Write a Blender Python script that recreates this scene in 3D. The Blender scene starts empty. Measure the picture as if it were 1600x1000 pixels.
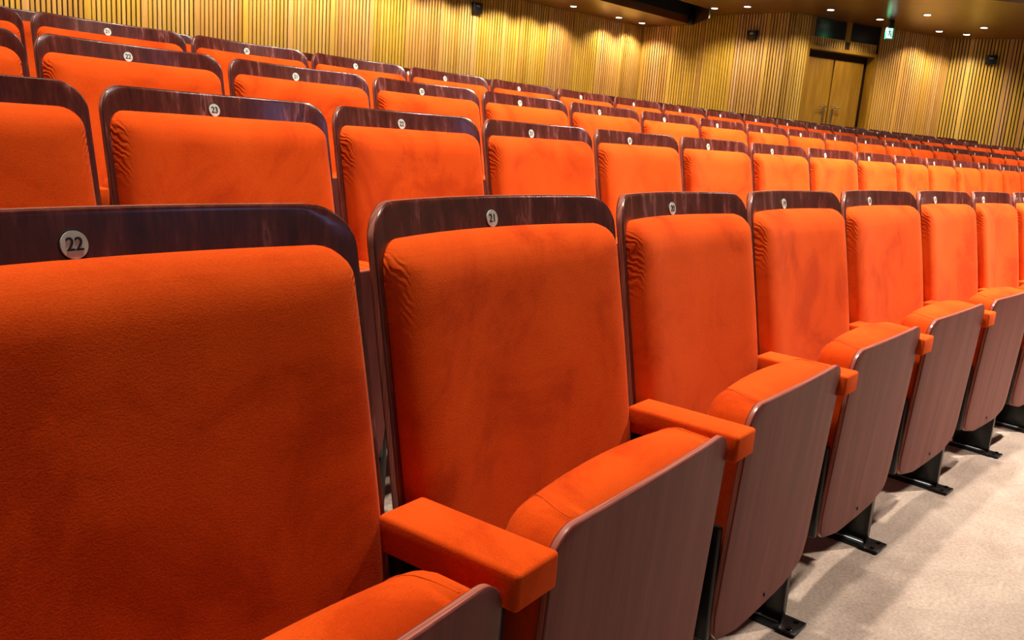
import bpy, bmesh, math, random
from mathutils import Vector, Matrix
random.seed(7)
C = bpy.context.scene.collection
PI = math.pi
SURF = {}

# ------------------------------------------------------------------ materials
def newmat(name):
    m = bpy.data.materials.new(name); m.use_nodes = True
    nt = m.node_tree; b = nt.nodes['Principled BSDF']
    return m, nt, b
def N(nt, t, **kw):
    n = nt.nodes.new(t)
    for k, v in kw.items(): setattr(n, k, v)
    return n
def ramp(nt, stops, fac):
    r = N(nt, 'ShaderNodeValToRGB'); e = r.color_ramp.elements
    while len(e) < len(stops): e.new(.5)
    for el, (p, c) in zip(e, stops):
        el.position = p; el.color = (*c, 1)
    nt.links.new(fac, r.inputs[0]); return r.outputs[0]
def noise(nt, scale, detail=4, rough=.55, vec=None, dist=0):
    n = N(nt, 'ShaderNodeTexNoise'); n.inputs['Scale'].default_value = scale
    n.inputs['Detail'].default_value = detail; n.inputs['Roughness'].default_value = rough
    n.inputs['Distortion'].default_value = dist
    if vec is not None: nt.links.new(vec, n.inputs['Vector'])
    return n.outputs['Fac']
def mapping(nt, scale, coord='Object', loc=(0, 0, 0), src=None):
    if src is None:
        tc = N(nt, 'ShaderNodeTexCoord'); src = tc.outputs[coord]
    mp = N(nt, 'ShaderNodeMapping'); mp.inputs['Scale'].default_value = scale
    mp.inputs['Location'].default_value = loc
    nt.links.new(src, mp.inputs['Vector']); return mp.outputs['Vector']
def addvec(nt, a, b):
    n = N(nt, 'ShaderNodeVectorMath', operation='ADD')
    nt.links.new(a, n.inputs[0]); nt.links.new(b, n.inputs[1]); return n.outputs[0]
def obj_random_vec(nt, k=37.0):
    oi = N(nt, 'ShaderNodeObjectInfo')
    ml = N(nt, 'ShaderNodeMath', operation='MULTIPLY'); ml.inputs[1].default_value = k
    nt.links.new(oi.outputs['Random'], ml.inputs[0])
    cx = N(nt, 'ShaderNodeCombineXYZ')
    for i in range(3): nt.links.new(ml.outputs[0], cx.inputs[i])
    return cx.outputs[0]
def bump(nt, b, h, strength, dist=.002):
    bp = N(nt, 'ShaderNodeBump'); bp.inputs['Strength'].default_value = strength
    bp.inputs['Distance'].default_value = dist
    nt.links.new(h, bp.inputs['Height']); nt.links.new(bp.outputs[0], b.inputs['Normal'])
def mul(nt, a, b_, kind='MULTIPLY', fac=1.0):
    m = N(nt, 'ShaderNodeMix', data_type='RGBA', blend_type=kind)
    m.inputs['Factor'].default_value = fac
    nt.links.new(a, m.inputs['A']); nt.links.new(b_, m.inputs['B']); return m.outputs['Result']

def velvet(name, c_lo, c_mid, c_hi):
    m, nt, b = newmat(name)
    tc = N(nt, 'ShaderNodeTexCoord')
    v = addvec(nt, tc.outputs['Object'], obj_random_vec(nt))
    big = noise(nt, 5.5, 5, .62, v, .6)
    col = ramp(nt, [(.36, c_lo), (.5, c_mid), (.66, c_hi)], big)
    fine = noise(nt, 520, 3, .65, tc.outputs['Object'])
    fc = ramp(nt, [(.3, (.80, .78, .78)), (.7, (1.03, 1.03, 1.03))], fine)
    nt.links.new(mul(nt, col, fc), b.inputs['Base Color'])
    b.inputs['Roughness'].default_value = .92
    b.inputs['Specular IOR Level'].default_value = .06
    b.inputs['Sheen Weight'].default_value = .11
    b.inputs['Sheen Roughness'].default_value = .38
    b.inputs['Sheen Tint'].default_value = (1, .42, .20, 1)
    sep = N(nt, 'ShaderNodeSeparateXYZ'); nt.links.new(tc.outputs['Object'], sep.inputs[0])
    def mth(op, a, b_=None):
        n = N(nt, 'ShaderNodeMath', operation=op)
        for i, q in enumerate((a, b_)):
            if q is None: continue
            if isinstance(q, (int, float)): n.inputs[i].default_value = q
            else: nt.links.new(q, n.inputs[i])
        return n.outputs[0]
    def mr(v_, a, b_):
        n = N(nt, 'ShaderNodeMapRange', interpolation_type='SMOOTHSTEP'); nt.links.new(v_, n.inputs[0])
        n.inputs[1].default_value = a; n.inputs[2].default_value = b_; return n.outputs[0]
    ax = mth('ABSOLUTE', sep.outputs[0]); wob = noise(nt, 30, 2, .5, v)
    ph = mth('ADD', mth('MULTIPLY', mth('SUBTRACT', sep.outputs[2], mth('MULTIPLY', ax, 1.5)), 430), mth('MULTIPLY', wob, 22))
    mask = mth('MULTIPLY', mth('MULTIPLY', mr(ax, .226, .249), mr(sep.outputs[2], .745, .86)), mr(mth('MULTIPLY', sep.outputs[2], -1), -.885, -.86))
    hgt = mth('ADD', mth('MULTIPLY', mth('MULTIPLY', mth('SINE', ph), mask), .85), mth('MULTIPLY', fine, .42))
    bump(nt, b, hgt, .7, .0016)
    return m
M = {}
M['velvet'] = velvet('orange_velvet', (.53, .046, .003), (.68, .071, .005), (.74, .085, .007))

def mahogany(name, rough=.26):
    m, nt, b = newmat(name)
    tc = N(nt, 'ShaderNodeTexCoord')
    v = addvec(nt, tc.outputs['Object'], obj_random_vec(nt, 11))
    v1 = mapping(nt, (38, 38, .9), src=v)
    f1 = noise(nt, 1.0, 5, .6, v1, .1)
    c1 = ramp(nt, [(.30, (.052, .0065, .004)), (.50, (.092, .015, .009)), (.60, (.130, .027, .018)), (.66, (.26, .085, .075)), (.70, (.07, .014, .015)), (.78, (.16, .045, .04))], f1)
    v2 = mapping(nt, (260, 260, 4), src=v)
    f2 = noise(nt, 1.0, 3, .5, v2)
    c2 = ramp(nt, [(.35, (.75, .75, .75)), (.7, (1.08, 1.08, 1.08))], f2)
    nt.links.new(mul(nt, c1, c2), b.inputs['Base Color'])
    b.inputs['Roughness'].default_value = rough
    b.inputs['Coat Weight'].default_value = .35; b.inputs['Coat Roughness'].default_value = .15
    return m
M['mahogany'] = mahogany('mahogany_veneer')
def seatwood():
    m, nt, b = newmat('seat_underside_veneer')
    tc = N(nt, 'ShaderNodeTexCoord')
    v = addvec(nt, tc.outputs['Object'], obj_random_vec(nt, 19))
    f1 = noise(nt, 1.0, 5, .55, mapping(nt, (20, 20, 1.0), src=v), .8)
    c1 = ramp(nt, [(.3, (.118, .023, .018)), (.52, (.158, .034, .027)), (.70, (.195, .050, .039)), (.76, (.33, .14, .11)), (.8, (.21, .07, .055))], f1)
    f2 = noise(nt, 1.0, 3, .5, mapping(nt, (300, 300, 5), src=v))
    c2 = ramp(nt, [(.35, (.86, .86, .86)), (.7, (1.05, 1.05, 1.05))], f2)
    nt.links.new(mul(nt, c1, c2), b.inputs['Base Color'])
    b.inputs['Roughness'].default_value = .5; b.inputs['Specular IOR Level'].default_value = .14
    b.inputs['Coat Weight'].default_value = .0; b.inputs['Coat Roughness'].default_value = .3
    return m
M['seatwood'] = seatwood()
def plywood_edge():
    m, nt, b = newmat('plywood_edge')
    tc = N(nt, 'ShaderNodeTexCoord')
    f = noise(nt, 1, 2, .5, mapping(nt, (6, 500, 6), src=tc.outputs['Object']))
    nt.links.new(ramp(nt, [(.35, (.26, .075, .05)), (.65, (.50, .19, .14))], f), b.inputs['Base Color'])
    b.inputs['Roughness'].default_value = .28; b.inputs['Coat Weight'].default_value = .4
    return m
M['ply'] = plywood_edge()
def plain(name, col, rough=.5, metal=0, spec=.5, coat=0):
    m, nt, b = newmat(name)
    tc = N(nt, 'ShaderNodeTexCoord')
    f = noise(nt, 40, 3, .5, tc.outputs['Object'])
    hi = tuple(min(1, c*1.1) for c in col); lo = tuple(c*.88 for c in col)
    nt.links.new(ramp(nt, [(.35, lo), (.65, hi)], f), b.inputs['Base Color'])
    b.inputs['Roughness'].default_value = rough; b.inputs['Metallic'].default_value = metal
    b.inputs['Specular IOR Level'].default_value = spec; b.inputs['Coat Weight'].default_value = coat
    return m
M['black'] = plain('black_steel', (.004, .005, .005), .25, 0, .35)
M['plastic'] = plain('black_plastic', (.006, .006, .007), .33)
M['plate'] = plain('ivory_plate', (.70, .73, .66), .36, .15)
M['ink'] = plain('black_numeral', (.012, .012, .014), .5)
M['brass'] = plain('brass_handle', (.75, .62, .36), .25, 1)
M['darkglass'] = plain('dark_glass', (.006, .008, .010), .22, 0, .35)
M['fascia'] = plain('dark_fascia', (.030, .008, .003), .5)
M['void'] = plain('black_void', (.004, .003, .003), .9)
M['steelgrey'] = plain('weld_steel', (.35, .38, .4), .3, 1)

def carpet():
    m, nt, b = newmat('taupe_carpet')
    tc = N(nt, 'ShaderNodeTexCoord')
    f = noise(nt, 3.2, 6, .65, tc.outputs['Object'], .5)
    c1 = ramp(nt, [(.3, (.235, .175, .140)), (.5, (.315, .245, .200)), (.7, (.40, .325, .265))], f)
    f2 = noise(nt, 110, 5, .75, tc.outputs['Object'])
    c2 = ramp(nt, [(.32, (.66, .63, .62)), (.68, (1.14, 1.14, 1.14))], f2)
    st = noise(nt, 1, 3, .6, mapping(nt, (2.0, 26, 1), src=tc.outputs['Object']), .3)
    c3 = ramp(nt, [(.60, (1, 1, 1)), (.70, (1.16, 1.15, 1.13)), (.76, (1, 1, 1))], st)
    nt.links.new(mul(nt, mul(nt, c1, c2), c3), b.inputs['Base Color'])
    b.inputs['Roughness'].default_value = .97; b.inputs['Specular IOR Level'].default_value = .1
    b.inputs['Sheen Weight'].default_value = .15
    bump(nt, b, f2, .6, .003)
    return m
M['carpet'] = carpet()

def slatwood(name):
    m, nt, b = newmat(name)
    geo = N(nt, 'ShaderNodeNewGeometry')
    c0 = ramp(nt, [(0, (.46, .26, .060)), (.25, (.60, .37, .100)), (.5, (.55, .325, .060)), (.75, (.64, .41, .15)), (1, (.58, .35, .070))], geo.outputs['Random Per Island'])
    tc = N(nt, 'ShaderNodeTexCoord')
    at = N(nt, 'ShaderNodeAttribute'); at.attribute_name = 'tone'
    f = noise(nt, 1, 4, .6, mapping(nt, (26, 26, 1.6), src=tc.outputs['Object']), .3)
    c1 = ramp(nt, [(.3, (.82, .80, .76)), (.7, (1.08, 1.07, 1.05))], f)
    nt.links.new(mul(nt, mul(nt, c0, c1), at.outputs['Color']), b.inputs['Base Color'])
    b.inputs['Roughness'].default_value = .42; b.inputs['Coat Weight'].default_value = .12
    return m
M['slat'] = slatwood('oak_slats')
def doorwood():
    m, nt, b = newmat('honey_oak_door')
    tc = N(nt, 'ShaderNodeTexCoord')
    f = noise(nt, 1, 6, .6, mapping(nt, (9, 9, .9), src=tc.outputs['Object']), 1.2)
    nt.links.new(ramp(nt, [(.3, (.21, .090, .005)), (.5, (.28, .130, .008)), (.7, (.35, .175, .015))], f), b.inputs['Base Color'])
    b.inputs['Roughness'].default_value = .4; b.inputs['Coat Weight'].default_value = .15
    return m
M['door'] = doorwood()
def ceilwood():
    m, nt, b = newmat('brown_ceiling_veneer')
    tc = N(nt, 'ShaderNodeTexCoord')
    f = noise(nt, 1, 5, .6, mapping(nt, (1.2, 5, 1), src=tc.outputs['Object']), 1.0)
    nt.links.new(ramp(nt, [(.3, (.120, .038, .002)), (.7, (.18, .064, .004))], f), b.inputs['Base Color'])
    b.inputs['Roughness'].default_value = .30; b.inputs['Coat Weight'].default_value = .3
    b.inputs['Coat Roughness'].default_value = .2
    return m
M['ceil'] = ceilwood()
def emis(name, col, s):
    m, nt, b = newmat(name)
    b.inputs['Base Color'].default_value = (*col, 1)
    b.inputs['Emission Color'].default_value = (*col, 1); b.inputs['Emission Strength'].default_value = s
    return m
M['lamp'] = emis('lamp_glow', (1, .90, .72), 9)
M['sign'] = emis('exit_sign_face', (.72, 1.0, .90), 1.05)
M['signgreen'] = emis('exit_sign_green', (.01, .25, .13), .25)

# ------------------------------------------------------------------ helpers
def finish(name, bm, mats, parent=None, smooth=True, angle=40):
    me = bpy.data.meshes.new(name)
    bmesh.ops.recalc_face_normals(bm, faces=bm.faces)
    bm.to_mesh(me); bm.free()
    for m in (mats if isinstance(mats, (list, tuple)) else [mats]): me.materials.append(m)
    if smooth:
        for p in me.polygons: p.use_smooth = True
        me.set_sharp_from_angle(angle=math.radians(angle))
    o = bpy.data.objects.new(name, me); C.objects.link(o)
    if parent is not None: o.parent = parent
    return o
def box(bm, x0, x1, y0, y1, z0, z1, M4=None, mi=0, bev=0, seg=2):
    vs = [bm.verts.new((x, y, z)) for z in (z0, z1) for y in (y0, y1) for x in (x0, x1)]
    idx = [(0, 2, 3, 1), (4, 5, 7, 6), (0, 1, 5, 4), (2, 6, 7, 3), (0, 4, 6, 2), (1, 3, 7, 5)]
    fs = [bm.faces.new([vs[i] for i in f]) for f in idx]
    for f in fs: f.material_index = mi
    if bev:
        es = list({e for f in fs for e in f.edges})
        r = bmesh.ops.bevel(bm, geom=es, offset=bev, segments=seg, affect='EDGES', profile=.5)
        vs = list({v for f in r['faces'] for v in f.verts} | {v for v in vs if v.is_valid})
        for f in r['faces']: f.material_index = mi
    if M4 is not None:
        for v in vs: v.co = M4 @ v.co
    return vs
def cyl(bm, c, axis, r, h, seg=24, mi=0, r2=None):
    q = Vector(axis).to_track_quat('Z', 'Y').to_matrix().to_4x4()
    T = Matrix.Translation(Vector(c)) @ q
    r_ = bmesh.ops.create_cone(bm, cap_ends=True, segments=seg, radius1=r, radius2=r if r2 is None else r2, depth=h, matrix=T)
    for v in r_['verts']:
        for f in v.link_faces: f.material_index = mi

def slab(name, W, zt, zb, R, yf, yb, mats, rnd, ins_f, side_mi=1, Rb=0.0, hw_low=None, ncol=15, nrow=16, ins_b=0.0, parent=None, topcrown=0.0, angle=40):
    """rounded-rectangle slab in the X-Z plane; yf(x,z) front, yb(x,z) back (negative y is the front).
    rnd = edge rounding radius, ins_f = how far the front face falls back at the edge."""
    es = [0, .12, .3, .55, 1.0]
    offs = [rnd*e for e in es]
    zs = set()
    for o in offs: zs.add(round(zt-o, 5)); zs.add(round(zb+o, 5))
    if R:
        for k in range(7): zs.add(round(zt-R*(1-math.cos(PI/2*k/6)), 5))
    if Rb:
        for k in range(7): zs.add(round(zb+Rb*(1-math.cos(PI/2*k/6)), 5))
    for k in range(1, nrow): zs.add(round(zb+(zt-zb)*k/nrow, 5))
    zs = sorted(zs); zz = [zs[0]]
    for z in zs[1:]:
        if z-zz[-1] > .0006: zz.append(z)
    zz[-1] = zt
    def hw(z):
        w = W
        if R and z > zt-R: d = z-(zt-R); w = W-R+math.sqrt(max(0, R*R-d*d))
        if Rb and z < zb+Rb: d = (zb+Rb)-z; w = min(w, W-Rb+math.sqrt(max(0, Rb*Rb-d*d)))
        if hw_low: w = min(w, hw_low(z))
        return w
    def sd(x, z):
        x = abs(x); d = min(W-x, zt-z, z-zb)
        if R and x > W-R and z > zt-R: d = R-math.hypot(x-(W-R), z-(zt-R))
        if Rb and x > W-Rb and z < zb+Rb: d = Rb-math.hypot(x-(W-Rb), z-(zb+Rb))
        return max(0, d)
    bm = bmesh.new(); F = []; B = []
    for z in zz:
        w = hw(z); xs = []
        inner = [i*2/(ncol-1)-1 for i in range(ncol)]
        xs = [-w+o for o in offs[:-1]] + [(w-offs[-1])*t for t in inner] + [w-o for o in reversed(offs[:-1])]
        rf = []; rb = []
        for x in xs:
            d = min(sd(x, z), w-abs(x)) if not hw_low else min(sd(x, z), w-abs(x)+0)
            g = 1-math.sqrt(max(0, 1-(1-min(d, rnd)/rnd)**2))
            zc = z + topcrown*(1-(x/W)**2)*max(0, (z-zb)/(zt-zb))**6
            rf.append(bm.verts.new((x, yf(x, z)+ins_f*g, z))); rb.append(bm.verts.new((x, yb(x, z)-ins_b*g, zc)))
        F.append(rf); B.append(rb)
    n = len(F[0])
    for i in range(len(zz)-1):
        for j in range(n-1):
            bm.faces.new((F[i][j], F[i][j+1], F[i+1][j+1], F[i+1][j])).material_index = 0
            bm.faces.new((B[i][j], B[i+1][j], B[i+1][j+1], B[i][j+1])).material_index = 0
    def side(a, b, c_, d): bm.faces.new((a, b, c_, d)).material_index = side_mi
    for i in range(len(zz)-1):
        side(F[i][0], F[i+1][0], B[i+1][0], B[i][0]); side(F[i][-1], B[i][-1], B[i+1][-1], F[i+1][-1])
    for j in range(n-1):
        side(F[0][j], B[0][j], B[0][j+1], F[0][j+1]); side(F[-1][j], F[-1][j+1], B[-1][j+1], B[-1][j])
    return finish(name, bm, mats, parent, angle=angle)

# ------------------------------------------------------------------ the seat
W0 = .55
def shellY(x, z): return -(-.005 + (.904-z)*.19 + .045*(x/.2625)**2)
def make_seat():
    root = bpy.data.objects.new('theatre_seat', None); C.objects.link(root)
    # curved plywood back panel
    slab('back_panel', .2625, .935, .30, .048, shellY, lambda x, z: shellY(x, z)+.015, [M['mahogany'], M['ply']], .0035, .0030, parent=root, ins_b=.003, ncol=21)
    # upholstered back cushion
    def cf(x, z):
        q = min(1, abs(x)/.25)
        th = .050 - .012*q*q
        low = max(0, (z-.45)/.45)
        return shellY(x, z) - th + .004*(1-math.sin(min(1, low)*PI))
    c = slab('back_cushion', .2505, .892, .40, .034, cf, lambda x, z: shellY(x, z)-.0005, [M['velvet'], M['velvet']], .054, .038, parent=root, ncol=17, nrow=22, angle=80)
    # tip-up seat, folded
    def low(z):
        pts = [(.168, .085), (.173, .150), (.182, .198), (.200, .219), (.238, .2285)]
        if z <= pts[0][0]: return pts[0][1]
        for (a, b), (c_, d) in zip(pts, pts[1:]):
            if z <= c_: return b+(d-b)*(z-a)/(c_-a)
        return 1
    py = lambda x, z: -(.277 + (z-.19)*.046 + .004*(1-(x/.23)**2))
    slab('seat_panel', .2285, .620, .168, .040, py, lambda x, z: py(x, z)+.012, [M['seatwood'], M['ply']], .003, .0025, parent=root, hw_low=low, ins_b=.0025, nrow=26)
    sc = slab('seat_cushion', .222, .617, .20, .050, lambda x, z: py(x, z)+.0118, lambda x, z: -(.192+.012*(x/.22)**2), [M['velvet'], M['velvet']], .040, .001, parent=root, ins_b=.036, Rb=.03, topcrown=.013, angle=75, nrow=22)
    # stitched seam round the seat cushion's end
    from mathutils.bvhtree import BVHTree
    me_ = sc.data; bvh = BVHTree.FromPolygons([v.co for v in me_.vertices], [tuple(p.vertices) for p in me_.polygons])
    for sx in (-1, 1):
        bm = bmesh.new(); bm2 = []
        for k in range(17):
            a = k/16
            y = -.198-.083*a; x = sx*(.150+.028*math.sin(a*PI/2))
            hit = bvh.ray_cast(Vector((x, y, .8)), Vector((0, 0, -1)))
            bm2.append(hit[0]+Vector((0, 0, .0002)))
        nk = len(bm2)-1
        rings = []
        for i, pnt in enumerate(bm2):
            t = (bm2[min(i+1, nk)]-bm2[max(i-1, 0)]).normalized(); q = t.to_track_quat('Z', 'Y')
            rings.append([bm.verts.new(pnt+q @ Vector((.0011*math.cos(u), .0011*math.sin(u), 0))) for u in [2*PI*j/6 for j in range(6)]])
        for r0, r1 in zip(rings, rings[1:]):
            for j in range(6): bm.faces.new((r0[j], r0[(j+1) % 6], r1[(j+1) % 6], r1[j]))
        s = finish('seam', bm, M['velvet'], sc)
    for sx in (-1, 1):
        bm = bmesh.new(); a, b = sorted((sx*.2235, sx*.237)); box(bm, a, b, -.272, -.175, .192, .405, bev=.005, seg=3)
        finish('hinge_cover', bm, M['plastic'], root)
    bm = bmesh.new(); cyl(bm, (0, -.2825, .194), (0, 1, 0), .0042, .003, 14)
    finish('screw', bm, M['ink'], root)
    # armrest on the seat's left, with its steel support
    bm = bmesh.new()
    box(bm, -.0355, .0355, -.310, -.113, .553, .597, bev=.0055, seg=3)
    for v in bm.verts:
        v.co.z += .006*max(0, (v.co.y+.2))/.1*0
        if v.co.z > .57: v.co.z += .002*(1-(v.co.x/.0355)**2)
        v.co.x -= W0/2
    finish('armrest', bm, M['velvet'], root, angle=60)
    bm = bmesh.new(); box(bm, -W0/2-.010, -W0/2+.010, -.245, -.120, .008, .557, bev=.002)
    box(bm, -W0/2-.012, -W0/2+.012, -.262, -.04, .27, .5575, bev=.002)  # wide black plate added to darken the gap under the armrest
    lg = finish('leg', bm, M['black'], root)
    bm = bmesh.new(); box(bm, -W0/2-.0335, -W0/2+.0335, -.286, -.04, 0, .009, bev=.002)
    for y in (-.268, -.062):
        for dx in (-.02, .02): cyl(bm, (-W0/2+dx, y, .0105), (0, 0, 1), .0055, .005, 12)
    finish('foot_plate', bm, M['black'], root)
    for dx in (-.0125, .0125):
        bm = bmesh.new(); cyl(bm, (-W0/2+dx, -.18, .0105), (0, 1, 0), .0032, .12, 10)
        finish('weld_bead', bm, M['steelgrey'], lg)
    return root
proto = make_seat()
parts0 = [(c, [(g, []) for g in c.children]) for c in proto.children]

plate_mesh = {}
def numeral_mesh(num):
    if num in plate_mesh: return plate_mesh[num]
    cu = bpy.data.curves.new('numeral', 'FONT'); cu.body = str(num); cu.size = .0165
    cu.align_x = 'CENTER'; cu.align_y = 'CENTER'; cu.extrude = .0003; cu.offset = .00018
    cu.space_character = .95
    t = bpy.data.objects.new('numeral_tmp', cu)
    C.objects.link(t); dg = bpy.context.evaluated_depsgraph_get()
    me = bpy.data.meshes.new_from_object(t.evaluated_get(dg))
    bpy.data.objects.remove(t); me.name = 'numeral'
    me.materials.clear(); me.materials.append(M['ink'])
    plate_mesh[num] = me
    return me
bm = bmesh.new()
cyl(bm, (0, 0, .0002), (0, 0, 1), .0123, .0024, 40)
disc_mesh_o = finish('number_plate', bm, M['plate'], angle=30); DISC = disc_mesh_o.data
bpy.data.objects.remove(disc_mesh_o)
bm = bmesh.new()
bmesh.ops.create_cone(bm, cap_ends=True, segments=40, radius1=.0141, radius2=.0137, depth=.0012)
o_ = finish('plate_recess', bm, M['void'], angle=30); RING = o_.data; bpy.data.objects.remove(o_)

ROWS = {
1: [(22, -0.6033, -0.0109, 0.0, -0.0361, 0.6258), (21, 0.0, 0.0, 0.0, 0.0, 0.5812), (20, 0.5605, -0.0096, 0.0, 0.0343, 0.54), (19, 1.1151, -0.0382, 0.0, 0.0691, 0.5708), (18, 1.7058, -0.0904, 0.0, 0.1071, 0.6151), (17, 2.2795, -0.163, 0.0, 0.145, 0.5416), (16, 2.7705, -0.2431, 0.0, 0.1783, 0.4534), (15, 3.2311, -0.3337, 0.0, 0.2103, 0.4854), (14, 3.7353, -0.4508, 0.0, 0.2462, 0.55)],
2: [(24, -0.4624, 0.7509, 0.1223, -0.0543, 0.5508), (23, 0.0823, 0.7706, 0.1223, -0.0185, 0.5394), (22, 0.6176, 0.7719, 0.1223, 0.0129, 0.5313), (21, 1.1575, 0.7573, 0.1223, 0.0406, 0.549), (20, 1.7091, 0.728, 0.1223, 0.065, 0.5558), (19, 2.2731, 0.6852, 0.1223, 0.0858, 0.5755), (18, 2.8437, 0.6311, 0.1223, 0.1025, 0.5709), (17, 3.4169, 0.5684, 0.1223, 0.1148, 0.5824), (16, 3.9752, 0.5015, 0.1223, 0.1226, 0.5422), (15, 4.5034, 0.4353, 0.1223, 0.1262, 0.5223), (14, 5.0209, 0.3695, 0.1223, 0.1259, 0.5211), (13, 5.5494, 0.3035, 0.1223, 0.122, 0.544), (12, 6.0956, 0.2385, 0.1223, 0.1139, 0.5562), (11, 6.6498, 0.1783, 0.1223, 0.1017, 0.5586), (10, 7.2017, 0.1263, 0.1223, 0.0854, 0.5502), (9, 7.7502, 0.0847, 0.1223, 0.0652, 0.55)],
3: [(23, -0.2446, 1.4409, 0.2417, -0.0202, 0.5495), (22, 0.2961, 1.4461, 0.2417, 0.0011, 0.5318), (21, 0.8407, 1.44, 0.2417, 0.0209, 0.5576), (20, 1.3998, 1.423, 0.2417, 0.0395, 0.5612), (19, 1.9671, 1.3957, 0.2417, 0.0566, 0.5747), (18, 2.5443, 1.3584, 0.2417, 0.0722, 0.5821), (17, 3.1179, 1.3129, 0.2417, 0.0858, 0.5688), (16, 3.6726, 1.2618, 0.2417, 0.0973, 0.5452), (15, 4.2136, 1.2063, 0.2417, 0.1068, 0.5425), (14, 4.756, 1.1459, 0.2417, 0.1147, 0.5489), (13, 5.2994, 1.0815, 0.2417, 0.1209, 0.5455), (12, 5.8449, 1.0139, 0.2417, 0.1255, 0.5539), (11, 6.384, 0.945, 0.2417, 0.1284, 0.533), (10, 6.9111, 0.8765, 0.2417, 0.1296, 0.5301), (9, 7.4367, 0.808, 0.2417, 0.1293, 0.5299), (8, 7.9638, 0.7399, 0.2417, 0.1273, 0.5332), (7, 8.501, 0.672, 0.2417, 0.1237, 0.5498), (6, 9.0585, 0.6041, 0.2417, 0.1183, 0.5735), (5, 9.6166, 0.5396, 0.2417, 0.1111, 0.5502), (4, 10.1636, 0.4809, 0.2417, 0.1023, 0.55)],
4: [(22, 0.0712, 2.1328, 0.351, 0.0198, 0.55), (21, 0.6181, 2.121, 0.351, 0.0236, 0.5441), (20, 1.1584, 2.107, 0.351, 0.0285, 0.5369), (19, 1.7042, 2.0898, 0.351, 0.0346, 0.5553), (18, 2.2677, 2.0683, 0.351, 0.042, 0.5726), (17, 2.838, 2.0419, 0.351, 0.0508, 0.5693), (16, 3.4103, 2.0099, 0.351, 0.0609, 0.577), (15, 3.982, 1.9718, 0.351, 0.0723, 0.5688), (14, 4.5536, 1.9268, 0.351, 0.0849, 0.578), (13, 5.1252, 1.8742, 0.351, 0.0989, 0.57), (12, 5.6808, 1.8151, 0.351, 0.1136, 0.5474), (11, 6.218, 1.7496, 0.351, 0.1291, 0.5351), (10, 6.7294, 1.6792, 0.351, 0.1448, 0.4973), (9, 7.2138, 1.6047, 0.351, 0.1608, 0.4828), (8, 7.6885, 1.5237, 0.351, 0.1773, 0.4804), (7, 8.1582, 1.4354, 0.351, 0.1946, 0.4755), (6, 8.6299, 1.338, 0.351, 0.2129, 0.4879), (5, 9.1254, 1.2257, 0.351, 0.2332, 0.5283), (4, 9.6632, 1.0914, 0.351, 0.2565, 0.5804), (3, 10.2301, 0.9349, 0.351, 0.2825, 0.5957), (2, 10.7998, 0.7611, 0.351, 0.3102, 0.5957), (1, 11.3426, 0.5789, 0.351, 0.338, 0.5493), (0, 11.8586, 0.3895, 0.351, 0.366, 0.55)],
5: [(22, 0.7256, 3.103, 0.4389, -0.0663, 0.6), (21, 1.3298, 3.1339, 0.4389, -0.0363, 0.61), (20, 1.9396, 3.1469, 0.4389, -0.0063, 0.61), (19, 2.5445, 3.1417, 0.4389, 0.0237, 0.6), (18, 3.1271, 3.1194, 0.4389, 0.0537, 0.5662), (17, 3.6941, 3.0805, 0.4389, 0.0822, 0.5704), (16, 4.2643, 3.0269, 0.4389, 0.1041, 0.5751), (15, 4.8226, 2.964, 0.4389, 0.1191, 0.5485), (14, 5.3715, 2.8957, 0.4389, 0.1274, 0.5579), (13, 5.9153, 2.8252, 0.4389, 0.1294, 0.5388), (12, 6.4474, 2.7568, 0.4389, 0.1254, 0.5341), (11, 6.9845, 2.6838, 0.4389, 0.1444, 0.55), (10, 7.528, 2.5995, 0.4389, 0.1634, 0.55), (9, 8.0697, 2.5049, 0.4389, 0.1824, 0.55), (8, 8.6096, 2.4, 0.4389, 0.2014, 0.55), (7, 9.1474, 2.2849, 0.4389, 0.2204, 0.55), (6, 9.6829, 2.1595, 0.4389, 0.2394, 0.55), (5, 10.2159, 2.0241, 0.4389, 0.2584, 0.55), (4, 10.7463, 1.8785, 0.4389, 0.2774, 0.55), (3, 11.2738, 1.7229, 0.4389, 0.2964, 0.55), (2, 11.7982, 1.5572, 0.4389, 0.3154, 0.55), (1, 12.3194, 1.3817, 0.4389, 0.3344, 0.55)]}
# widths smoothed so neighbours stay in line
ROWNAME = {1: 'front row', 2: 'second row', 3: 'third row', 4: 'fourth row', 5: 'rearmost row'}
ORD = ['first', 'second', 'third', 'fourth', 'fifth', 'sixth', 'seventh', 'eighth', 'ninth', 'tenth', 'eleventh', 'twelfth', 'thirteenth', 'fourteenth', 'fifteenth', 'sixteenth', 'seventeenth', 'eighteenth', 'nineteenth', 'twentieth', 'twenty-first', 'twenty-second', 'twenty-third']
READ = {(1, 22): 'large front-row orange velvet seat filling the near left corner, plate reading 22',
        (1, 21): 'front-row orange velvet seat with plate reading 21, second from the left',
        (1, 20): 'front-row orange velvet seat just right of the front seat numbered 21',
        (2, 24): 'second-row orange seat cut by the left edge, behind the nearest front seat',
        (2, 23): 'second-row orange velvet seat with plate reading 23, directly behind the nearest seat',
        (2, 22): 'second-row orange velvet seat with plate reading 22',
        (2, 21): 'second-row orange velvet seat with plate reading 21, right of the one reading 22',
        (3, 22): 'third-row orange velvet seat with bright plate reading 22, near the left edge',
        (3, 21): 'third-row orange velvet seat with plate reading 21',
        (4, 21): 'fourth-row orange velvet seat with plate reading 21, near the left edge'}
SEATZ = {22: -.022, 21: -.014, 20: .004, 19: .012, 18: .010, 17: .008}
first = True
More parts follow.
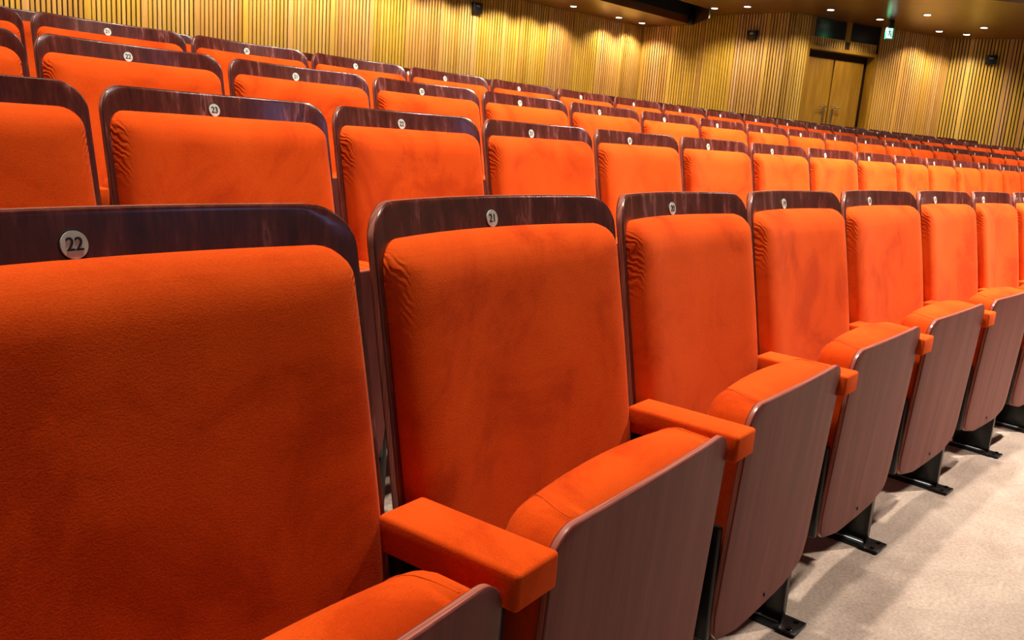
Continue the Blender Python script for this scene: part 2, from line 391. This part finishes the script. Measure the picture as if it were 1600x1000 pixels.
for r, L in ROWS.items():
    for i, (c, x, y, z, a, w) in enumerate(L):
        if first: root = proto; first = False; kids = parts0
        else:
            root = proto.copy(); C.objects.link(root); kids = []
            for ch, gs in parts0:
                n = ch.copy(); C.objects.link(n); n.parent = root; gl = []
                for g, _ in gs:
                    gn = g.copy(); C.objects.link(gn); gn.parent = n; gl.append((gn, []))
                kids.append((n, gl))
        k = w/W0
        root.location = (x, y, z); root.rotation_euler = (0, 0, -a); root.scale = (k, 1, 1)
        dz = SEATZ.get(c, 0) if r == 1 else random.uniform(-.006, .006)
        bp = None
        for n, gl in kids:
            base = n.name.split('.')[0]
            if base in ('seat_panel', 'seat_cushion', 'hinge_cover', 'screw'): n.location.z = dz
            if base in ('armrest', 'leg', 'foot_plate') : n.location.x = 0
            if base == 'back_panel': bp = n
        # number plate on the back panel
        slope = math.atan(.19)
        T = Matrix.Translation((0, shellY(0, .904)-.0006, .904)) @ Matrix.Rotation(-slope, 4, 'X') @ Matrix.Rotation(PI/2, 4, 'X')
        T = T @ Matrix.Diagonal((1/k, 1, 1, 1))
        pl = bpy.data.objects.new('number_plate', DISC); C.objects.link(pl); pl.parent = bp
        pl.matrix_basis = T
        rg = bpy.data.objects.new('plate_recess_dark', RING); C.objects.link(rg); rg.parent = bp; rg.matrix_basis = T @ Matrix.Translation((0, 0, -.0006))  # black ring: the dark of a sunk recess put into its colour
        if r <= 4 and 14 <= c:
            nm = bpy.data.objects.new('numeral', numeral_mesh(c)); C.objects.link(nm); nm.parent = bp
            nm.matrix_basis = T @ Matrix.Translation((0, 0, .0016))
            pl['label'] = 'round ivory number plate reading %d' % c
        if (r, c) in READ: lab = READ[(r, c)]
        else: lab = 'orange velvet theatre seat, %s from the left in the %s' % (ORD[i], ROWNAME[r])
        root['label'] = lab; root['category'] = 'seat'; root['group'] = 'orange velvet folding theatre seats'

# ------------------------------------------------------------------ floor and terraces
def struct(o): o['kind'] = 'structure'; return o
def rowy(r, x):
    L = ROWS[r]
    if x <= L[0][1]: return L[0][2]
    if x >= L[-1][1]: return L[-1][2] - math.tan(L[-1][4])*(x-L[-1][1])
    for p, q in zip(L, L[1:]):
        if p[1] <= x <= q[1]: return p[2]+(q[2]-p[2])*(x-p[1])/(q[1]-p[1])
XS = [-4+.35*i for i in range(63)]
def edge(j, x):
    if j <= 5: return rowy(j, x)-.40
    return rowy(5, x)+.50
HT = {2: .1223, 3: .2417, 4: .351, 5: .4389, 6: .60}
bm = bmesh.new()
v = [bm.verts.new(q) for q in ((-4, -6, 0), (18, -6, 0), (18, 3, 0), (-4, 3, 0))]; bm.faces.new(v)
v2 = [bm.verts.new(q) for q in ((-4, -6, -.05), (18, -6, -.05), (18, 3, -.05), (-4, 3, -.05))]; bm.faces.new(v2)
struct(finish('floor', bm, M['carpet'], smooth=False))
for j in range(2, 7):
    bm = bmesh.new(); h = HT[j]; hp = HT.get(j-1, 0)
    rows = []
    for x in XS:
        y0 = edge(j, x); y1 = edge(j+1, x)+.02 if j < 6 else max(11.2-.19*max(0, x-2), y0+.5)
        rows.append([bm.verts.new(q) for q in ((x, y0, hp-.02), (x, y0, h), (x, y1, h))])
    for a, b in zip(rows, rows[1:]):
        bm.faces.new((a[0], b[0], b[1], a[1])); bm.faces.new((a[1], b[1], b[2], a[2]))
    o = struct(finish('floor', bm, M['carpet'], smooth=False))

# ------------------------------------------------------------------ walls
Q0 = Vector((10.921, 8.09)); Q1 = Vector((14.109, 7.485)); Q2 = Vector((13.682, 4.523)); Q3 = Vector((17.081, 2.684)); Q4 = Vector((17.149, 1.523))
dL = (Q1-Q0).normalized(); QL = Q0-dL*13.0
Q5 = Q4+(Q4-Q3).normalized()*5
ZA, ZB = 3.145, 3.289
def wframe(A, B):
    d = (B-A).normalized(); n = Vector((d.y, -d.x))      # n points to the viewer's right-hand side of A->B
    return Matrix(((d.x, n.x, 0, A.x), (d.y, n.y, 0, A.y), (0, 0, 1, 0), (0, 0, 0, 1)))   # local x along, local y into the room
TONES = [(1.0, .97, .85), (1.0, .88, .95), (1.02, 1.0, .55), (.98, .90, 1.1), (1.04, 1.02, .65), (.90, .80, .65)]
def slatwall(name, A, B, s0, s1, z0, z1, phase=0.0, holes=(), unit=.635):
    W = wframe(A, B); bm = bmesh.new()
    lay = bm.loops.layers.float_color.new('tone')
    def sb(x0, x1, y0, y1, za, zb, tone, mi):
        n0 = len(bm.faces); box(bm, x0, x1, y0, y1, za, zb, W, mi)
        bm.faces.ensure_lookup_table()
        for f in bm.faces[n0:]:
            for l in f.loops: l[lay] = (*tone, 1)
    segs = []
    # backing split round openings
    cuts = sorted(holes); cur = s0
    for (h0, h1, hz0, hz1) in cuts:
        sb(cur, h0, -.06, 0, z0, z1, (1, 1, 1), 1)
        if hz0 > z0: sb(h0, h1, -.06, 0, z0, hz0, (1, 1, 1), 1)
        if hz1 < z1: sb(h0, h1, -.06, 0, hz1, z1, (1, 1, 1), 1)
        cur = h1
    sb(cur, s1, -.06, 0, z0, z1, (1, 1, 1), 1)
    k = math.floor((s0-phase)/unit); rng = random.Random(name+str(phase))
    while True:
        b = phase+k*unit
        if b > s1: break
        tone = TONES[rng.randrange(len(TONES))]; wt = TONES[rng.randrange(len(TONES))]
        items = [(b-.035, b+.035, .033, wt)]
        n = 10; p = (unit-.07-.014)/n
        for i in range(n):
            x = b+.035+.014+i*p
            items.append((x, x+p-.019, .030, tone))
        for x0, x1, dep, t in items:
            x0 = max(x0, s0); x1 = min(x1, s1)
            if x1-x0 < .008: continue
            zr = [(z0, z1)]
            for (h0, h1, hz0, hz1) in holes:
                if x1 > h0 and x0 < h1:
                    if x0 < h0-.012: x1 = h0
                    elif x1 > h1+.012: x0 = h1
                    else: zr = [(a_, b_) for a_, b_ in ((z0, hz0), (hz1, z1)) if b_-a_ > .02]
            for za, zb in zr: sb(x0, x1, 0, dep, za, zb, t, 0)
        k += 1
    return struct(finish(name, bm, [M['slat'], M['fascia']], smooth=False))
slatwall('wall_left', QL, Q0, 0, 13.0, .3, ZA+.05, phase=13-7.271-5*.635-.01)
slatwall('wall_left', Q0, Q1, 0, (Q1-Q0).length, .3, ZA+.05, phase=.09)
slatwall('wall_back', Q1, Q2, 0, (Q2-Q1).length, .3, ZB+.05, phase=.08)
LD = (Q3-Q2).length
slatwall('wall_right', Q2, Q3, 0, LD, .3, ZB+.05, phase=.12, holes=((.42, 2.05, .2, 3.40),))
slatwall('wall_right', Q3, Q4, 0, (Q4-Q3).length, .3, ZB+.05, phase=.36)
slatwall('wall_right', Q4, Q5, 0, 5, .3, ZB+.05, phase=.2)
# bay above and round the doors
WD = wframe(Q2, Q3)
bm = bmesh.new(); lay = bm.loops.layers.float_color.new('tone')
for i in range(30):
    x = .44+i*.0535
    if abs(x-1.30) < .05: continue
    box(bm, x, x+.036, -.03, -.005, 2.83, 2.985, WD, 0)
box(bm, .42, 2.05, -.06, -.03, 2.80, ZB+.03, WD, 1)
for f in bm.faces:
    for l in f.loops: l[lay] = (1, .95, .8, 1)
struct(finish('trim_1', bm, [M['slat'], M['fascia']], smooth=False))
bm = bmesh.new()
box(bm, .42, 2.05, -.14, .03, 2.775, 2.83, WD, 0)
box(bm, .42, .475, -.14, .03, .4, 2.775, WD, 0); box(bm, 1.995, 2.05, -.14, .03, .4, 2.775, WD, 0)
box(bm, 1.26, 1.385, -.05, .0, 2.96, ZB+.02, WD, 0)
box(bm, .42, .56, -.05, .0, 2.985, ZB+.02, WD, 0)
struct(finish('trim_2', bm, M['door'], smooth=False))
for n_, (a, b) in enumerate(((.565, 1.255), (1.39, 2.045))):
    bm = bmesh.new(); box(bm, a, b, -.026, -.012, 2.988, 3.262, WD)
    struct(finish('window_%d' % (n_+1), bm, M['darkglass'], smooth=False))
bm = bmesh.new(); box(bm, .42, 2.05, -.22, -.185, .4, 2.79, WD); struct(finish('trim_3', bm, M['fascia'], smooth=False))
for n_, (a, b, hs, ang) in enumerate(((.48, 1.196, 1, 0), (1.226, 1.91, -1, 0))):
    bm = bmesh.new(); box(bm, a, b, -.165, -.12, .55, 2.665, WD, bev=.002)
    d = struct(finish('door_%d' % (n_+1), bm, M['door'], smooth=False))
    hx = b-.085 if hs == 1 else a+.085
    bm = bmesh.new()
    box(bm, hx-.028, hx+.028, -.120, -.112, 1.58, 1.90, WD, bev=.003)
    finish('handle_plate', bm, M['brass'], d)
    bm = bmesh.new()
    cp = WD @ Vector((hx, -.09, 1.86)); nrm = (WD.to_3x3() @ Vector((0, 1, 0)))
    cyl(bm, cp, nrm, .013, .06, 16)
    e = -hs
    T = WD
    box(bm, min(hx, hx+e*.16), max(hx, hx+e*.16), -.078, -.056, 1.849, 1.873, T, bev=.006)
    finish('door_handle', bm, M['brass'], d)

# wall fixtures
def fixture(A, B, s, z, w_, h_, label):
    Wf = wframe(A, B)
    root = bpy.data.objects.new('wall_speaker', None); C.objects.link(root)
    bm = bmesh.new(); box(bm, s-w_/2, s+w_/2, .0245, .085, z-h_/2, z+h_/2, Wf, bev=.006); finish('housing', bm, M['plastic'], root)
    bm = bmesh.new(); box(bm, s-.035, s+.035, .0855, .094, z+h_*.08, z+h_*.24, Wf, bev=.003); finish('sensor_window', bm, M['steelgrey'], root)
    root['label'] = label; root['category'] = 'speaker'; root['group'] = 'small black boxes high on the slatted walls'
fixture(Q1, Q2, 2.353, 2.94, .185, .15, 'small black square box on the slatted wall left of the double doors')
fixture(Q3, Q4, .718, 2.925, .180, .155, 'small black square box on the slatted wall at the far right')
fixture(QL, Q0, 13-.918, 2.885, .185, .16, 'small black square box high on the long left slatted wall in shadow')

# ------------------------------------------------------------------ ceilings
def poly_slab(name, pts, z, th, mat):
    bm = bmesh.new()
    a = [bm.verts.new((x, y, z)) for x, y in pts]; b = [bm.verts.new((x, y, z+th)) for x, y in pts]
    bm.faces.new(a); bm.faces.new(b[::-1])
    n = len(pts)
    for i in range(n): bm.faces.new((a[i], a[(i+1) % n], b[(i+1) % n], b[i]))
    return struct(finish(name, bm, mat, smooth=False))
eA0 = Vector((11.159, 6.701)); eA1 = Vector((13.86, 6.368)); dA = (eA1-eA0).normalized(); eAL = eA0-dA*13.5
nL = Vector((-dL.y, dL.x))
poly_slab('ceiling', [tuple(eAL), tuple(eA1), tuple(Q1+Vector((.1, 0))), tuple(Q1+nL*.15), tuple(QL+nL*.15)], ZA, .12, M['ceil'])
poly_slab('ceiling', [(10.6, 5.98), (12.213, 5.865), (13.205, 5.75), (13.80, 5.98), (14.3, 4.5), (18.2, 3.1), (18.2, -.6), (14.8, -.6), (10.6, 4.2)], ZB, .12, M['ceil'])
poly_slab('ceiling', [(0, 3.5), (22, 3.5), (22, 12.5), (0, 12.5)], ZB+.75, .05, M['void'])
bm = bmesh.new(); box(bm, 0, (eA1-eAL).length, .0, .04, ZA+.121, ZB+.76, wframe(eAL, eA1))
struct(finish('trim_5', bm, M['void'], smooth=False))
bm = bmesh.new()
Wf = wframe(Vector((13.2, 5.75)), Vector((13.87, 6.37)))
box(bm, -.02, .95, -.02, 0, ZA+.0, ZB+.75, Wf, 0)
struct(finish('trim_4', bm, M['fascia'], smooth=False))
bm = bmesh.new(); box(bm, 13.68, 13.78, 6.28, 6.38, ZA-.02, ZA+.13, bev=.004)
o = finish('ceiling_sensor', bm, M['plastic']); o['label'] = 'tiny black box under the ceiling step at the wall corner'; o['category'] = 'sensor'

poly_slab('ceiling', [(-6, -14), (22, -14), (22, 13), (-6, 13)], 7.2, .1, M['fascia'])
# ------------------------------------------------------------------ downlights
def downlight(x, y, z, label, power=None, spot=True, aim=(0, 0)):
    root = bpy.data.objects.new('ceiling_downlight', None); C.objects.link(root); root.location = (x, y, z)
    bm = bmesh.new(); ri, ro = .052, .066
    ring = []
    for rr, zz in ((ri, -.001), (ro, -.004), (ro, 0.004), (ri, .004)):
        ring.append([bm.verts.new((rr*math.cos(2*PI*k/28), rr*math.sin(2*PI*k/28), zz)) for k in range(28)])
    for a in range(4):
        for k in range(28): bm.faces.new((ring[a][k], ring[a][(k+1) % 28], ring[(a+1) % 4][(k+1) % 28], ring[(a+1) % 4][k]))
    finish('trim_ring', bm, M['ink'], root)
    bm = bmesh.new(); cyl(bm, (0, 0, -.002), (0, 0, 1), .052, .005, 28); finish('lamp_disc', bm, M['lamp'], root)
    root['label'] = label; root['category'] = 'ceiling light'; root['group'] = 'round recessed ceiling downlights'
    if power:
        spotl('downlight_beam', (x, y, z-.02), (x+aim[0], y+aim[1], z-3), power, 132, .55)
def spotl(name, loc, tgt, power, ang, blend, col=(1, .87, .66), rad=.05):
    l = bpy.data.lights.new(name, 'SPOT'); l.energy = power; l.spot_size = math.radians(ang); l.spot_blend = blend
    l.color = col; l.shadow_soft_size = rad
    o = bpy.data.objects.new(name, l); C.objects.link(o); o.location = loc
    d = Vector(tgt)-Vector(loc); o.rotation_euler = d.to_track_quat('-Z', 'Y').to_euler()
    return o
PW = 102
LB = ['left of the three downlights over the long left wall', 'middle one of the three downlights over the long left wall', 'rightmost of the three downlights over the long left wall']
for (x, y), lb in zip(((11.661, 7.494), (12.918, 7.338), (13.59, 7.236)), LB): downlight(x, y, ZA, lb, PW)
LBB = ['round downlight just right of the dark ceiling step, leftmost of that ceiling', 'round downlight second from the dark ceiling step', 'round downlight above the left half of the double doors', 'round downlight just left of the hanging exit sign', 'round downlight up and right of the hanging exit sign', 'round downlight close to the wall right of the exit sign, lower left of a trio', 'round downlight nearest the slatted wall at far right', 'round downlight farthest right in the photo']
for (x, y), lb in zip(((13.087, 5.624), (13.012, 5.022), (13.507, 3.837), (14.586, 3.348), (14.198, 2.545), (16.048, 2.709), (16.479, 2.34), (15.665, 1.953)), LBB):
    downlight(x, y, ZB, lb, PW)
for k in range(1, 20):                                        # the same wall-washing lamps further along the wall, above the frame
    s = 13.0+.84-.63*k
    P_ = QL+dL*s-nL*.45
    spotl('downlight_beam', (P_.x, P_.y, ZA-.02), (P_.x, P_.y, 0), PW*.78, 132, .55)

# exit sign on its ceiling bracket
root = bpy.data.objects.new('exit_sign', None); C.objects.link(root)
ES = (14.35, 3.01, 0)
Rz = Matrix.Translation((14.66, 3.18, 0)) @ Matrix.Rotation(math.radians(-52), 4, 'Z')
bm = bmesh.new(); box(bm, -.035, .045, -.02, .03, 3.165, ZB+.0, Rz, bev=.003); finish('bracket', bm, M['plastic'], root)
bm = bmesh.new(); box(bm, -.065, .065, -.03, .03, 2.985, 3.165, Rz, bev=.004); finish('sign_housing', bm, M['signgreen'], root)
bm = bmesh.new(); box(bm, -.06, .035, -.034, -.0305, 2.995, 3.155, Rz); f_ = finish('sign_face', bm, M['sign'], root, smooth=False)
bm = bmesh.new()                                            # running-man pictogram with door
Q = lambda x, z: (x, z)
def bar(x0, z0, x1, z1, t):
    dx, dz = x1-x0, z1-z0; L_ = math.hypot(dx, dz); nx, nz = -dz/L_*t/2, dx/L_*t/2
    vs = []
    for y in (-.0356, -.0342):
        vs.append([bm.verts.new(Rz @ Vector((x0+nx, y, z0+nz))), bm.verts.new(Rz @ Vector((x1+nx, y, z1+nz))), bm.verts.new(Rz @ Vector((x1-nx, y, z1-nz))), bm.verts.new(Rz @ Vector((x0-nx, y, z0-nz)))])
    a, b = vs; bm.faces.new(a); bm.faces.new(b[::-1])
    for i in range(4): bm.faces.new((a[i], a[(i+1) % 4], b[(i+1) % 4], b[i]))
bar(-.022, 3.115, -.010, 3.070, .016); bar(-.010, 3.072, .008, 3.050, .010); bar(.008, 3.05, .004, 3.018, .009)
bar(-.010, 3.072, -.028, 3.048, .010); bar(-.028, 3.048, -.045, 3.050, .009); bar(-.020, 3.11, .004, 3.098, .007); bar(-.02, 3.11, -.04, 3.09, .007)
bar(.018, 3.015, .018, 3.135, .006); bar(-.018, 3.124, -.018, 3.138, .014)
finish('pictogram', bm, M['signgreen'], f_, smooth=False)
root['label'] = 'small green and white running-man exit sign hanging beside the double doors'; root['category'] = 'exit sign'

# ------------------------------------------------------------------ light
w = bpy.data.worlds.new('World'); bpy.context.scene.world = w; w.use_nodes = True
bg = w.node_tree.nodes['Background']; bg.inputs[0].default_value = (1, .80, .62, 1); bg.inputs[1].default_value = .12
def area(name, loc, tgt, power, size, col=(1, .86, .66)):
    l = bpy.data.lights.new(name, 'AREA'); l.energy = power; l.size = size; l.color = col; l.shape = 'DISK'
    o = bpy.data.objects.new(name, l); C.objects.link(o); o.location = loc
    o.rotation_euler = (Vector(tgt)-Vector(loc)).to_track_quat('-Z', 'Y').to_euler()
    return o

# ------------------------------------------------------------------ camera
cam = bpy.data.cameras.new('camera'); co = bpy.data.objects.new('camera', cam); C.objects.link(co)
r_ = Vector((0.591861, -0.80284, 0.071756)); u_ = Vector((0.129785, 0.182782, 0.974549)); f_ = Vector((0.795523, 0.567485, -0.212378))
m = Matrix(((r_.x, u_.x, -f_.x, -0.97715), (r_.y, u_.y, -f_.y, -0.74118), (r_.z, u_.z, -f_.z, 1.02515), (0, 0, 0, 1)))
co.matrix_world = m
cam.sensor_width = 36; cam.lens = 30.204; cam.clip_start = .02; cam.clip_end = 200
sc = bpy.context.scene; sc.camera = co
sc.view_settings.view_transform = 'Standard'; sc.view_settings.look = 'None'
sc.view_settings.gamma = 1; sc.view_settings.use_curve_mapping = False
# auditorium lamps, high over the stalls, then added fill spots
for x, y, z, p_, tx, ty, sp in ((.1, .55, 6, 190, .1, .5, 120), (3.2, -.6, 6, 135, 3.4, 1, 75), (5.6, -3.2, 6, 305, 4.4, -.9, 70), (9.8, -3.4, 6, 84, 8.9, 0, 70), (13, -3.8, 6, 84, 11.8, 0, 74)):
    a_ = area('auditorium_light', (x, y, z), (tx, ty, .5), p_, .22, (1, .89, .76)); a_.data.spread = math.radians(sp)
for x, y, z, tx, ty, tz, p_, an in ((3.6, -3.6, 6.6, .5, 2.3, 1.1, 450, 24), (6.2, -3.4, 6.6, 2.8, 2.0, 1.1, 90, 28), (5.6, -3.0, 6.4, 4.0, .6, .8, 60, 34)):  # added spots, cones shaped so the nearest front seats stay dark
    spotl('rows_fill_spot', (x, y, z), (tx, ty, tz), p_, an, .5, (1, .89, .76), .12)
area('stage_light', (4.6, -11, 5.3), (3, 0, 1), 18, 1.2, (.35, .45, 1))
sc.view_settings.exposure = 0
